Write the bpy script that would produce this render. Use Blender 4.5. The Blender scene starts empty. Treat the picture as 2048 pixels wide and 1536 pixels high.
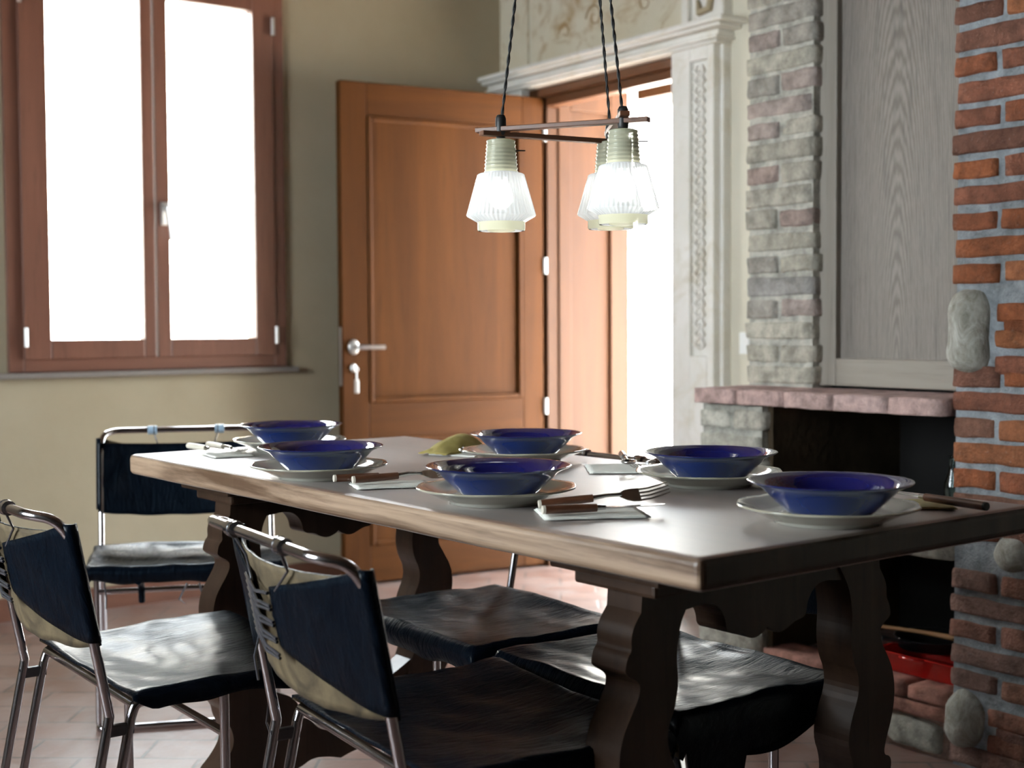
import bpy, bmesh, math, random
from mathutils import Vector, Matrix, noise
C = bpy.context.scene.collection
PI = math.pi
rnd = random.Random(7)

# ------------------------------------------------------------------ materials
def new_mat(name):
    m = bpy.data.materials.new(name); m.use_nodes = True
    nt = m.node_tree; b = nt.nodes['Principled BSDF']
    return m, nt, b
def setb(b, **k):
    for n, v in k.items():
        key = {'rough': 'Roughness', 'metal': 'Metallic', 'col': 'Base Color', 'coat': 'Coat Weight', 'coatr': 'Coat Roughness',
               'spec': 'Specular IOR Level', 'sheen': 'Sheen Weight', 'trans': 'Transmission Weight', 'ior': 'IOR', 'aniso': 'Anisotropic'}[n]
        b.inputs[key].default_value = (*v, 1) if isinstance(v, tuple) else v
def texco(nt, scale=(1, 1, 1), rot=(0, 0, 0), kind='Object'):
    t = nt.nodes.new('ShaderNodeTexCoord'); mp = nt.nodes.new('ShaderNodeMapping')
    mp.inputs['Scale'].default_value = scale; mp.inputs['Rotation'].default_value = rot
    nt.links.new(t.outputs[kind], mp.inputs['Vector']); return mp.outputs[0]
def noise_n(nt, vec, scale, detail=4, rough=.55, dist=0.):
    n = nt.nodes.new('ShaderNodeTexNoise'); n.inputs['Scale'].default_value = scale
    n.inputs['Detail'].default_value = detail; n.inputs['Roughness'].default_value = rough; n.inputs['Distortion'].default_value = dist
    nt.links.new(vec, n.inputs['Vector']); return n.outputs['Fac']
def ramp(nt, fac, stops):
    r = nt.nodes.new('ShaderNodeValToRGB'); nt.links.new(fac, r.inputs['Fac'])
    e = r.color_ramp.elements
    while len(e) < len(stops): e.new(.5)
    for x, (p, c) in zip(e, stops): x.position = p; x.color = (*c, 1)
    return r.outputs['Color']
def mixc(nt, a, b, fac, mode='MIX'):
    m = nt.nodes.new('ShaderNodeMix'); m.data_type = 'RGBA'; m.blend_type = mode
    for s, v in ((m.inputs[6], a), (m.inputs[7], b)):
        if isinstance(v, tuple): s.default_value = (*v, 1)
        else: nt.links.new(v, s)
    if isinstance(fac, float): m.inputs[0].default_value = fac
    else: nt.links.new(fac, m.inputs[0])
    return m.outputs[2]
def bump(nt, b, fac, strength, dist=.005):
    n = nt.nodes.new('ShaderNodeBump'); n.inputs['Strength'].default_value = strength; n.inputs['Distance'].default_value = dist
    nt.links.new(fac, n.inputs['Height']); nt.links.new(n.outputs[0], b.inputs['Normal'])
def simple(name, col, rough=.5, metal=0., **k):
    m, nt, b = new_mat(name); setb(b, col=col, rough=rough, metal=metal, **k); return m
def plaster(name, c1, c2, c3=None, sc=1.5, bs=.25):
    m, nt, b = new_mat(name); v = texco(nt)
    n1 = noise_n(nt, v, sc, 6, .6); n2 = noise_n(nt, v, 40, 4)
    col = ramp(nt, n1, [(.3, c1), (.7, c2)])
    if c3:
        n3 = noise_n(nt, v, 5, 6, .7, 1.5)
        mask = ramp(nt, n3, [(.5, (0, 0, 0)), (.68, (1, 1, 1))])
        col = mixc(nt, col, c3, mask)
    nt.links.new(col, b.inputs['Base Color']); setb(b, rough=.85, spec=.2); bump(nt, b, n2, bs); return m
def wood(name, c1, c2, axis=2, sc=14., stretch=.06, rough=.4, coat=0., bs=.15, lo=.3, hi=.7, rot=(0, 0, 0), coatr=.2, spec=.5):
    m, nt, b = new_mat(name); s = [1, 1, 1]; s[axis] = stretch
    v = texco(nt, tuple(s), rot); n1 = noise_n(nt, v, sc, 8, .62, .8); n2 = noise_n(nt, v, sc*6, 3, .6)
    col = ramp(nt, n1, [(lo, c1), (hi, c2)])
    col = mixc(nt, col, tuple(x*.6 for x in c1), ramp(nt, n2, [(.55, (0, 0, 0)), (.8, (.6, .6, .6))]))
    nt.links.new(col, b.inputs['Base Color']); setb(b, rough=rough, coat=coat, coatr=coatr, spec=spec); bump(nt, b, n1, bs, .002); return m
M = {}
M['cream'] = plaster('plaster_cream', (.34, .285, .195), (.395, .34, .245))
M['white_plaster'] = plaster('plaster_white', (.62, .58, .47), (.70, .66, .55))
M['fresco'] = plaster('plaster_fresco', (.62, .56, .42), (.72, .68, .57), (.42, .30, .16), 2.5)
M['stone_white'] = plaster('stone_carved', (.74, .72, .66), (.84, .82, .78), (.70, .66, .57), 4., .35)
M['paint_brown'] = simple('paint_brown', (.33, .21, .10), .9)
M['ceiling'] = wood('ceiling_planks', (.06, .035, .02), (.12, .07, .04), 1, 6., .1, .6)
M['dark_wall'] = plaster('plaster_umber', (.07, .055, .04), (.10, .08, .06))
M['oak_orange'] = wood('oak_orange', (.047, .0145, .0019), (.079, .0265, .0042), 2, 9., .07, .55, 0, spec=.12)
M['oak_orange_h'] = wood('oak_orange_across', (.047, .0145, .0019), (.079, .0265, .0042), 0, 9., .07, .55, 0, spec=.12)
M['oak_jamb'] = wood('oak_jamb', (.043, .0155, .0045), (.066, .025, .0078), 2, 9., .07, .6, 0, spec=.2)
M['win_wood'] = wood('window_wood', (.12, .048, .03), (.17, .072, .045), 2, 12., .08, .45, .1)
M['win_wood_h'] = wood('window_wood_across', (.12, .048, .03), (.17, .072, .045), 0, 12., .08, .45, .1)
M['table_top'] = wood('walnut_top', (.060, .030, .018), (.20, .115, .07), 1, 9., .05, .48, 1., .45, coatr=.40, spec=1.)
M['table_top'].node_tree.nodes['Principled BSDF'].inputs['Coat IOR'].default_value = 2.5
M['table_top'].node_tree.nodes['Principled BSDF'].inputs['Sheen Weight'].default_value = .06
M['table_edge'] = wood('walnut_edge', (.10, .055, .03), (.36, .25, .17), 1, 22., .06, .45, .12, .5, lo=.38, hi=.62)  # worn long sides, also lightened in colour for the window light
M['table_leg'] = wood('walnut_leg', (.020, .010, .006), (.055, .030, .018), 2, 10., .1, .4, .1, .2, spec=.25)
M['lamp_stick'] = wood('lamp_teak', (.09, .035, .018), (.16, .065, .03), 0, 20., .1, .4)
M['handle_wood'] = wood('rosewood', (.075, .028, .014), (.15, .06, .03), 0, 60., .2, .35, .3)
M['spoon_wood'] = wood('spoon_wood', (.28, .14, .05), (.38, .2, .09), 1, 20., .2, .6)
def grey_oak():
    m, nt, b = new_mat('oak_grey')
    v = texco(nt, (1, 1, .10)); v.node.inputs['Location'].default_value = (0, -.07, 0); w = nt.nodes.new('ShaderNodeTexWave'); w.wave_type = 'RINGS'; w.rings_direction = 'X'
    w.inputs['Scale'].default_value = 52; w.inputs['Distortion'].default_value = 4.5; w.inputs['Detail'].default_value = 5
    w.inputs['Detail Scale'].default_value = 2.2; w.inputs['Detail Roughness'].default_value = .65
    nt.links.new(v, w.inputs['Vector'])
    v2 = texco(nt, (1, 1, .05)); n = noise_n(nt, v2, 90, 4, .7)
    col = ramp(nt, w.outputs['Fac'], [(.05, (.14, .118, .098)), (.5, (.185, .162, .138)), (1., (.22, .195, .17))])
    col = mixc(nt, col, (.075, .066, .058), ramp(nt, n, [(.5, (0, 0, 0)), (.75, (.75, .75, .75))]))
    nt.links.new(col, b.inputs['Base Color']); setb(b, rough=.55); bump(nt, b, n, .4, .003); return m
M['grey_oak'] = grey_oak()
M['grey_oak_frame'] = wood('oak_grey_frame', (.20, .172, .142), (.29, .258, .22), 2, 14., .05, .5, 0, .2)
M['grey_oak_rail'] = wood('oak_grey_rail', (.20, .172, .142), (.29, .258, .22), 1, 14., .05, .5, 0, .2)
def hide():
    m, nt, b = new_mat('cowhide_black')
    v = texco(nt, (1, 3.5, 1)); n1 = noise_n(nt, v, 14, 5, .6, 1.2); n2 = noise_n(nt, texco(nt, (1, 6, 1)), 120, 3, .7)
    col = ramp(nt, n1, [(.3, (.0015, .0025, .005)), (.75, (.004, .007, .012))])
    nt.links.new(col, b.inputs['Base Color'])
    r = nt.nodes.new('ShaderNodeMapRange'); r.inputs['To Min'].default_value = .24; r.inputs['To Max'].default_value = .5
    nt.links.new(n1, r.inputs['Value']); nt.links.new(r.outputs[0], b.inputs['Roughness'])
    setb(b, spec=.03, sheen=.0, coat=.15, coatr=.22); b.inputs['Coat Tint'].default_value = (.6, .82, 1, 1); b.inputs['Sheen Roughness'].default_value = .4
    b.inputs['Sheen Tint'].default_value = (.45, .62, .85, 1); b.inputs['Specular Tint'].default_value = (.50, .78, 1, 1)
    bb = nt.nodes.new('ShaderNodeBump'); bb.inputs['Strength'].default_value = .25; bb.inputs['Distance'].default_value = .003; nt.links.new(n2, bb.inputs['Height'])
    bc = nt.nodes.new('ShaderNodeBump'); bc.inputs['Strength'].default_value = .6; bc.inputs['Distance'].default_value = .012; nt.links.new(n1, bc.inputs['Height'])
    nt.links.new(bb.outputs[0], bc.inputs['Normal']); nt.links.new(bc.outputs[0], b.inputs['Normal']); return m
M['hide'] = hide()
def suede():
    m, nt, b = new_mat('suede_tan'); v = texco(nt); n = noise_n(nt, v, 18, 5, .6, .6)
    nt.links.new(ramp(nt, n, [(.3, (.04, .027, .012)), (.65, (.13, .095, .048))]), b.inputs['Base Color']); setb(b, rough=.8); return m
M['suede'] = suede()
M['chrome'] = simple('chrome', (.50, .48, .50), .18, 1.)
M['steel'] = simple('steel', (.62, .61, .60), .2, 1.)
M['dark_steel'] = simple('joint_steel', (.1, .1, .11), .35, 1.)
M['satin'] = simple('satin_metal', (.72, .70, .68), .35, .85)
M['rubber'] = simple('rubber_black', (.012, .012, .012), .5)
M['lace'] = simple('lace_black', (.05, .05, .058), .22, 0., coat=1.)
M['clip'] = simple('plastic_clip', (.35, .48, .60), .3)
M['ivory'] = simple('handle_end_ivory', (.62, .57, .48), .4)
M['sill'] = simple('sill_slate', (.17, .15, .135), .6)
M['glass_pane'] = None
def glaze(name, c1, c2, sc=6, spec=.5, rough=.07):
    m, nt, b = new_mat(name); n = noise_n(nt, texco(nt), sc, 3)
    nt.links.new(ramp(nt, n, [(.3, c1), (.7, c2)]), b.inputs['Base Color']); setb(b, rough=rough, coat=.6, coatr=.04, spec=spec)
    return m
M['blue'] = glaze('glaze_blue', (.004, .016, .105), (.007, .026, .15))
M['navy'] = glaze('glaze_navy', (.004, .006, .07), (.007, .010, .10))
M['white_glaze'] = glaze('glaze_cream', (.48, .49, .43), (.56, .57, .51))
M['white_glaze_rim'] = simple('glaze_rim', (.36, .34, .26), .15, 0., coat=.5)
def cloth(name, c1, c2):
    m, nt, b = new_mat(name); v = texco(nt); n = noise_n(nt, v, 260, 2); n1 = noise_n(nt, v, 30, 3)
    nt.links.new(ramp(nt, n1, [(.3, c1), (.7, c2)]), b.inputs['Base Color']); setb(b, rough=.9, spec=.1); bump(nt, b, n, .4, .001); return m
M['napkin_white'] = cloth('linen_white', (.66, .66, .60), (.76, .76, .70))
M['napkin_olive'] = cloth('linen_olive', (.26, .21, .06), (.36, .30, .11))
M['napkin_yellow'] = cloth('linen_yellow', (.42, .38, .20), (.55, .50, .30))
def attr_brick(name, amp=.45, bs=1., rough=.85):
    m, nt, b = new_mat(name); a = nt.nodes.new('ShaderNodeVertexColor'); a.layer_name = 'tint'
    v = texco(nt); n1 = noise_n(nt, v, 22, 6, .65); n2 = noise_n(nt, v, 90, 4, .7)
    dk = ramp(nt, n1, [(.35, (1-amp,)*3), (.65, (1.12, 1.12, 1.12))])
    c = mixc(nt, a.outputs['Color'], dk, 1.0, 'MULTIPLY')
    c = mixc(nt, c, (.30, .29, .28), ramp(nt, n2, [(.62, (0, 0, 0)), (.8, (.45, .45, .45))]))
    nt.links.new(c, b.inputs['Base Color']); setb(b, rough=rough, spec=.25)
    bump(nt, b, n2, bs, .009); return m
M['brick'] = attr_brick('brick_masonry')
def rock():
    m, nt, b = new_mat('river_stone'); v = texco(nt, (1, 1, .6)); n = noise_n(nt, v, 22, 8, .7, 1.2); n2 = noise_n(nt, v, 70, 5, .7)
    nt.links.new(ramp(nt, n, [(.3, (.13, .12, .085)), (.55, (.33, .32, .28)), (.75, (.52, .52, .49))]), b.inputs['Base Color']); setb(b, rough=.75); bump(nt, b, n2, .9, .006); return m
M['rock'] = rock()
M['soot_shade'] = simple('soot_shade_black', (.004, .0035, .003), .95)  # firebox back kept near black so its shade sits in the colour
M['firebox'] = plaster('firebox_soot_lit', (.030, .020, .011), (.07, .048, .028), None, 6., .6)  # browner side of the same sooty firebox, its light put into the colour
M['red_enamel'] = simple('red_enamel', (.38, .010, .008), .15, 0., coat=.5)
M['black_iron'] = simple('black_iron', (.012, .012, .014), .4, .3)
def floor_mat():
    m, nt, b = new_mat('terracotta_floor')
    v = texco(nt, (1, 1, 1), (0, 0, math.radians(38)))
    t = nt.nodes.new('ShaderNodeTexBrick'); nt.links.new(v, t.inputs['Vector'])
    t.inputs['Scale'].default_value = 1.; t.inputs['Brick Width'].default_value = .30; t.inputs['Row Height'].default_value = .15
    t.inputs['Mortar Size'].default_value = .005; t.inputs['Mortar Smooth'].default_value = .3; t.inputs['Bias'].default_value = 0
    t.inputs['Color1'].default_value = (.17, .095, .075, 1); t.inputs['Color2'].default_value = (.23, .14, .115, 1); t.inputs['Mortar'].default_value = (.07, .065, .062, 1)
    n = noise_n(nt, texco(nt), 7, 7, .65, .8); n2 = noise_n(nt, texco(nt), 30, 5, .6)
    c = mixc(nt, t.outputs['Color'], (.30, .245, .225), ramp(nt, n, [(.42, (0, 0, 0)), (.72, (.75, .75, .75))]))
    nt.links.new(c, b.inputs['Base Color'])
    r = nt.nodes.new('ShaderNodeMapRange'); r.inputs['To Min'].default_value = .22; r.inputs['To Max'].default_value = .5
    nt.links.new(n, r.inputs['Value']); nt.links.new(r.outputs[0], b.inputs['Roughness'])
    inv = nt.nodes.new('ShaderNodeMath'); inv.operation = 'MULTIPLY_ADD'; nt.links.new(t.outputs['Fac'], inv.inputs[0]); inv.inputs[1].default_value = -1.5
    nt.links.new(n2, inv.inputs[2]); bump(nt, b, inv.outputs[0], .35, .004); return m
M['floor'] = floor_mat()
M['terrace'] = simple('bounce_wall_pale', (.62, .60, .56), .9)  # pale finish of the added reflecting wall outside
def shade_mat(name, tint, tr=.35):
    m = bpy.data.materials.new(name); m.use_nodes = True; nt = m.node_tree; nt.nodes.clear()
    o = nt.nodes.new('ShaderNodeOutputMaterial'); tl = nt.nodes.new('ShaderNodeBsdfTranslucent'); tp = nt.nodes.new('ShaderNodeBsdfTransparent')
    df = nt.nodes.new('ShaderNodeBsdfDiffuse'); gl = nt.nodes.new('ShaderNodeBsdfGlossy'); gl.inputs['Roughness'].default_value = .08
    for n in (tl, df): n.inputs['Color'].default_value = (*tint, 1)
    tp.inputs['Color'].default_value = (.92, .95, .95, 1)
    a = nt.nodes.new('ShaderNodeMixShader'); a.inputs[0].default_value = .4; nt.links.new(tl.outputs[0], a.inputs[1]); nt.links.new(df.outputs[0], a.inputs[2])
    b_ = nt.nodes.new('ShaderNodeMixShader'); b_.inputs[0].default_value = tr; nt.links.new(a.outputs[0], b_.inputs[1]); nt.links.new(tp.outputs[0], b_.inputs[2])
    fr = nt.nodes.new('ShaderNodeFresnel'); fr.inputs['IOR'].default_value = 1.5
    c = nt.nodes.new('ShaderNodeMixShader'); nt.links.new(fr.outputs[0], c.inputs[0]); nt.links.new(b_.outputs[0], c.inputs[1]); nt.links.new(gl.outputs[0], c.inputs[2])
    nt.links.new(c.outputs[0], o.inputs['Surface']); return m
M['shade_clear'] = shade_mat('lamp_glass_clear', (.88, .93, .97), .28)
M['shade_cream'] = shade_mat('lamp_glass_cream', (.92, .93, .70), .12)
def pane_mat():
    m = bpy.data.materials.new('window_glass'); m.use_nodes = True; nt = m.node_tree; nt.nodes.clear()
    o = nt.nodes.new('ShaderNodeOutputMaterial'); tp = nt.nodes.new('ShaderNodeBsdfTransparent'); gl = nt.nodes.new('ShaderNodeBsdfGlossy'); gl.inputs['Roughness'].default_value = .02
    fr = nt.nodes.new('ShaderNodeFresnel'); fr.inputs['IOR'].default_value = 1.3; c = nt.nodes.new('ShaderNodeMixShader')
    nt.links.new(fr.outputs[0], c.inputs[0]); nt.links.new(tp.outputs[0], c.inputs[1]); nt.links.new(gl.outputs[0], c.inputs[2]); nt.links.new(c.outputs[0], o.inputs['Surface']); return m
M['pane'] = pane_mat()
M['bottle'] = simple('bottle_glass', (.8, .9, .9), .03, 0., trans=1., ior=1.45)
m, nt, b = new_mat('lamp_bulb'); b.inputs['Emission Color'].default_value = (1, .96, .88, 1); b.inputs['Emission Strength'].default_value = 5.; M['bulb'] = m
M['switch'] = simple('switch_plastic', (.8, .8, .78), .35)

# ------------------------------------------------------------------ mesh helpers
class MB:
    def __init__(s): s.v = []; s.f = []; s.mi = []; s.sm = []; s.col = []; s.tint = None
    def add(s, vs, fs, mi=0, smooth=False, col=(1, 1, 1)):
        o = len(s.v); s.v += [tuple(p) for p in vs]
        for f in fs: s.f.append(tuple(o+i for i in f)); s.mi.append(mi); s.sm.append(smooth); s.col.append(col)
        return s
    def box(s, x0, x1, y0, y1, z0, z1, mi=0, col=(1, 1, 1), mat=None):
        vs = [Vector((x, y, z)) for x in (x0, x1) for y in (y0, y1) for z in (z0, z1)]
        if mat: vs = [mat @ v for v in vs]
        return s.add(vs, [(0, 1, 3, 2), (4, 6, 7, 5), (0, 4, 5, 1), (2, 3, 7, 6), (0, 2, 6, 4), (1, 5, 7, 3)], mi, False, col)
    def bbox(s, x0, x1, y0, y1, z0, z1, bev=.004, mi=0, mat=None):
        bm = bmesh.new(); bmesh.ops.create_cube(bm, size=1)
        for v in bm.verts: v.co = Vector(((x0+x1)/2+v.co.x*(x1-x0), (y0+y1)/2+v.co.y*(y1-y0), (z0+z1)/2+v.co.z*(z1-z0)))
        bmesh.ops.bevel(bm, geom=bm.edges[:], offset=bev, segments=2, affect='EDGES', profile=.6)
        return s.frombm(bm, mi, False, mat)
    def frombm(s, bm, mi=0, smooth=False, mat=None, col=(1, 1, 1)):
        bm.verts.ensure_lookup_table()
        vs = [(mat @ v.co) if mat else v.co.copy() for v in bm.verts]
        s.add(vs, [tuple(v.index for v in f.verts) for f in bm.faces], mi, smooth, col); bm.free(); return s
    def tube(s, pts, r, n=10, mi=0, closed=False, cap=True, mat=None):
        pts = [Vector(p) for p in pts]; N = len(pts); rs = r if isinstance(r, list) else [r]*N
        ts = []
        for i in range(N):
            a = pts[i-1] if (i > 0 or closed) else pts[i]; b_ = pts[(i+1) % N] if (i < N-1 or closed) else pts[i]
            t = (b_-a); ts.append(t.normalized() if t.length > 1e-9 else Vector((0, 0, 1)))
        up = Vector((0, 0, 1)) if abs(ts[0].z) < .9 else Vector((1, 0, 0)); nrm = (up-ts[0]*up.dot(ts[0])).normalized()
        vs = []
        for i in range(N):
            nrm = (nrm-ts[i]*nrm.dot(ts[i])).normalized(); bn = ts[i].cross(nrm)
            for k in range(n):
                a = 2*PI*k/n; vs.append(pts[i]+(nrm*math.cos(a)+bn*math.sin(a))*rs[i])
        fs = []
        for i in range(N if closed else N-1):
            j = (i+1) % N
            for k in range(n): fs.append((i*n+k, i*n+(k+1) % n, j*n+(k+1) % n, j*n+k))
        if mat: vs = [mat @ v for v in vs]
        s.add(vs, fs, mi, True)
        if cap and not closed: s.add(vs[:n], [tuple(range(n))[::-1]], mi); s.add(vs[-n:], [tuple(range(n))], mi)
        return s
    def lathe(s, prof, n=48, mi=0, c=(0, 0, 0), rib=None, mis=None, wave=None, mat=None):
        vs = []; c = Vector(c)
        for i, (r, z) in enumerate(prof):
            for k in range(n):
                a = 2*PI*k/n; rr = r
                if rib and rib[0] <= i <= rib[1]: rr = r*(1+rib[3]*math.cos(2*PI*k/rib[2]))
                zz = z
                if wave and r > wave[0]: 
                    w = (r-wave[0])*math.cos(a*wave[1]+wave[3]); rr += wave[2]*w; zz += .25*wave[2]*w
                p = c+Vector((rr*math.cos(a), rr*math.sin(a), zz)); vs.append(mat @ p if mat else p)
        for i in range(len(prof)-1):
            q = (mis[i] if mis else mi)
            s.add([], [], q)
            o = len(s.v)
            fs = [(i*n+k, i*n+(k+1) % n, (i+1)*n+(k+1) % n, (i+1)*n+k) for k in range(n)]
            s.f += [tuple(o+x for x in f) for f in fs]; s.mi += [q]*n; s.sm += [True]*n; s.col += [(1, 1, 1)]*n
        s.v += [tuple(v) for v in vs]; return s
    def extrude(s, poly, y0, y1, mi=0, mi_side=None, mat=None, bev=0.0):
        n = len(poly); ms = mi if mi_side is None else mi_side
        vs = [Vector((x, y, z)) for y in (y0, y1) for x, z in poly]
        if mat: vs = [mat @ v for v in vs]
        s.add(vs, [tuple(range(n)), tuple(range(2*n-1, n-1, -1))], mi)
        s.add(vs, [(i, (i+1) % n, n+(i+1) % n, n+i) for i in range(n)], ms); return s
    def build(s, name, mats, parent=None, loc=None, shade=None, bevel=None):
        me = bpy.data.meshes.new(name); me.from_pydata(s.v, [], s.f); 
        if not isinstance(mats, (list, tuple)): mats = [mats]
        for m_ in mats: me.materials.append(m_)
        me.polygons.foreach_set('material_index', s.mi); me.polygons.foreach_set('use_smooth', s.sm)
        if s.tint:
            ca = me.color_attributes.new('tint', 'FLOAT_COLOR', 'CORNER'); k = 0
            for p, cc in zip(me.polygons, s.col):
                for _ in p.loop_indices: ca.data[k].color = (*cc, 1); k += 1
        me.update()
        bm = bmesh.new(); bm.from_mesh(me); bmesh.ops.recalc_face_normals(bm, faces=bm.faces) if shade != 'keep' else None; bm.to_mesh(me); bm.free()
        o = bpy.data.objects.new(name, me); C.objects.link(o)
        if parent: o.parent = parent
        if loc: o.location = loc
        if bevel:
            md = o.modifiers.new('bevel', 'BEVEL'); md.width = bevel; md.segments = 3; md.limit_method = 'ANGLE'; md.angle_limit = math.radians(40)
        return o
def tag(o, label=None, cat=None, group=None, kind=None):
    if label: o['label'] = label
    if cat: o['category'] = cat
    if group: o['group'] = group
    if kind: o['kind'] = kind
    return o
def empty(name, label, cat, loc=(0, 0, 0), rz=0., group=None):
    o = bpy.data.objects.new(name, None); C.objects.link(o); o.location = loc; o.rotation_euler = (0, 0, rz)
    o.empty_display_size = .05
    return tag(o, label, cat, group)
def rough_block(mb, c, size, seed, amp=.003, round_=.25, cuts=4, col=(1, 1, 1), mi=0, fr=14.):
    bm = bmesh.new(); bmesh.ops.create_cube(bm, size=2)
    bmesh.ops.subdivide_edges(bm, edges=bm.edges[:], cuts=cuts, use_grid_fill=True)
    hs = Vector(size)/2; rr = min(hs)*round_; c = Vector(c)
    for v in bm.verts:
        p = Vector((v.co.x*hs.x, v.co.y*hs.y, v.co.z*hs.z))
        inner = Vector([max(-(h-rr), min(h-rr, x)) for x, h in zip(p, hs)]); d = p-inner
        if d.length > 1e-9: p = inner+d.normalized()*rr
        q = (p+c)*fr+Vector((seed*7.3, 0, seed*3.1)); nn = noise.noise_vector(q)
        p += nn*amp + noise.noise_vector(q*3.1)*amp*.45
        v.co = p+c
    mb.frombm(bm, mi, True, None, col)

# ------------------------------------------------------------------ room shell
XW, YB, XL, YF, ZC = 3.644, 5.08, -1.9, -2.3, 2.8
def struct(o): o['kind'] = 'structure'; return o
struct(MB().box(XL, XW+.47, YF, YB+.4, -.1, 0).build('floor', M['floor']))
struct(MB().box(XL-.3, XW+.47, YF-.3, YB+.4, ZC, ZC+.15).build('ceiling', M['ceiling']))
# back wall with the casement window opening
WX0, WX1, WZ0, WZ1 = 1.408, 2.527, .912, 2.50
w = MB(); w.box(XL, WX0, YB, YB+.36, 0, ZC); w.box(WX1, XW+.47, YB, YB+.36, 0, ZC); w.box(WX0, WX1, YB, YB+.36, 0, WZ0); w.box(WX0, WX1, YB, YB+.36, WZ1, ZC)
struct(w.build('wall_back', M['cream']))
# right wall with the doorway
DY0, DY1, DZ = 3.87, 4.86, 2.115
w = MB(); w.box(XW, XW+.47, YF, DY0, 0, ZC); w.box(XW, XW+.47, DY1, YB, 0, ZC); w.box(XW, XW+.47, DY0, DY1, 2.24, ZC); w.box(XW, XW+.12, DY0, DY1, DZ, 2.24)
struct(w.build('wall_right', M['white_plaster']))
# left wall and the wall behind the camera
LY0, LY1, LZ0, LZ1 = 1.5, 3.5, .90, 2.35
w = MB(); w.box(XL-.3, XL, YF, LY0, 0, ZC); w.box(XL-.3, XL, LY1, YB+.36, 0, ZC); w.box(XL-.3, XL, LY0, LY1, 0, LZ0); w.box(XL-.3, XL, LY0, LY1, LZ1, ZC)
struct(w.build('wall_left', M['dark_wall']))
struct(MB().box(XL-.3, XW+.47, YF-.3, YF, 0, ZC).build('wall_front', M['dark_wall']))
struct(MB().box(XL, 3.5, YB-.018, YB, 0, .085).build('baseboard_back', M['win_wood_h']))
struct(MB().box(XL, XL+.018, YF, YB-.018, 0, .085).build('baseboard_left', M['win_wood']))

# casement window in the back wall
def casement(name, x0, x1, z0, z1, panes, mat, main):
    """local frame: x along the wall, y out of the room, z up"""
    root = bpy.data.objects.new(name, None); C.objects.link(root); root.matrix_world = mat; root['kind'] = 'structure'
    f = MB(); fw = .055; f0, f1 = -.022, .055
    f.box(x0, x0+fw, f0, f1, z0, z1); f.box(x1-fw, x1, f0, f1, z0, z1)
    f.build('window_frame', M['win_wood'], root, bevel=.004)
    f = MB(); f.box(x0+fw, x1-fw, f0, f1, z0, z0+.05); f.box(x0+fw, x1-fw, f0, f1, z1-.05, z1); f.build('window_frame', M['win_wood_h'], root, bevel=.004)
    for i, (a, b_, za, zb) in enumerate(panes):
        lo = x0+fw-.002 if i == 0 else (x0+x1)/2+.003; hi = (x0+x1)/2-.003 if i == 0 else x1-fw+.002
        s = MB(); y0, y1 = -.034, .03
        s.box(lo, a, y0, y1, z0+.047, z1-.047); s.box(b_, hi, y0, y1, z0+.047, z1-.047)
        s.box(a, b_, y0, y1, z0+.047, za); s.box(a, b_, y0, y1, zb, z1-.047)
        sash = s.build('sash', M['win_wood'], root, bevel=.005)
        MB().box(a-.004, b_+.004, .0, .006, za-.004, zb+.004).build('pane', M['pane'], sash)
        if main:
            hx = x0+fw+.002 if i == 0 else x1-fw-.002
            for hz in (z0+.13, z1-.18):
                h = MB(); h.tube([(hx, -.045, hz-.035), (hx, -.045, hz+.035)], .008, 10); h.build('hinge', M['satin'], root)
    if main:
        hx = (x0+x1)/2+.035; h = MB(); h.bbox(hx-.016, hx+.016, -.046, -.034, 1.47, 1.56, .004); h.tube([(hx, -.04, 1.535), (hx, -.085, 1.535)], .010, 10)
        h.tube([(hx, -.08, 1.54), (hx+.006, -.083, 1.49), (hx+.012, -.083, 1.41)], [.012, .011, .009], 10); h.build('window_handle', M['satin'], root)
    return root
panes = [(1.562, 1.918, 1.032, 2.345), (2.027, 2.386, 1.032, 2.345)]
casement('window_1', WX0, WX1, WZ0, 2.47, panes, Matrix.Translation((0, YB+.0, 0)), True)
struct(MB().bbox(WX0-.06, WX1+.045, YB-.045, YB+.02, .890, .911, .004).build('trim_1', M['sill']))
struct(MB().box(WX0, WX1, YB, YB+.36, 2.47, 2.5).build('trim_2', M['win_wood_h']))
# window in the left wall (beside the camera, out of frame)
ml = Matrix.Translation((XL, 0, 0)) @ Matrix.Rotation(PI/2, 4, 'Z')
casement('window_2', LY0, LY1, LZ0, LZ1, [(LY0+.13, 2.45, LZ0+.12, LZ1-.12), (2.55, LY1-.13, LZ0+.12, LZ1-.12)], ml, False)

# ------------------------------------------------------------------ doorway: jambs, lintel, lining
f = MB(); f.box(XW-.02, XW+.06, DY1-.075, DY1, 0, DZ); f.box(XW-.02, XW+.06, DY0, DY0+.028, 0, DZ)
f.box(XW+.0, XW+.06, DY1-.115, DY1-.075, 0, 2.035)
struct(f.build('door_frame', M['oak_jamb'], bevel=.004)).name = 'trim_3'
f = MB(); f.box(XW-.02, XW+.06, DY0+.028, DY1-.075, 2.075, DZ); f.box(XW-.005, XW+.06, DY0+.028, DY1-.115, 2.035, 2.075)
struct(f.build('trim_4', wood('oak_lintel', (.09, .034, .013), (.14, .055, .022), 1, 9., .07, .42, .15), bevel=.004))
# wood lining of the thick wall on the hinge side, with a raised panel
f = MB(); ly = DY1-.105
f.box(XW+.06, XW+.47, ly, DY1, 0, 2.20)
f.box(XW+.06, XW+.13, ly-.018, ly, 0, 2.14); f.box(XW+.36, XW+.47, ly-.018, ly, 0, 2.14); f.box(XW+.13, XW+.36, ly-.018, ly, 2.03, 2.14); f.box(XW+.13, XW+.36, ly-.018, ly, 0, .18)
struct(f.build('trim_5', M['oak_jamb'], bevel=.005))
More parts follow.
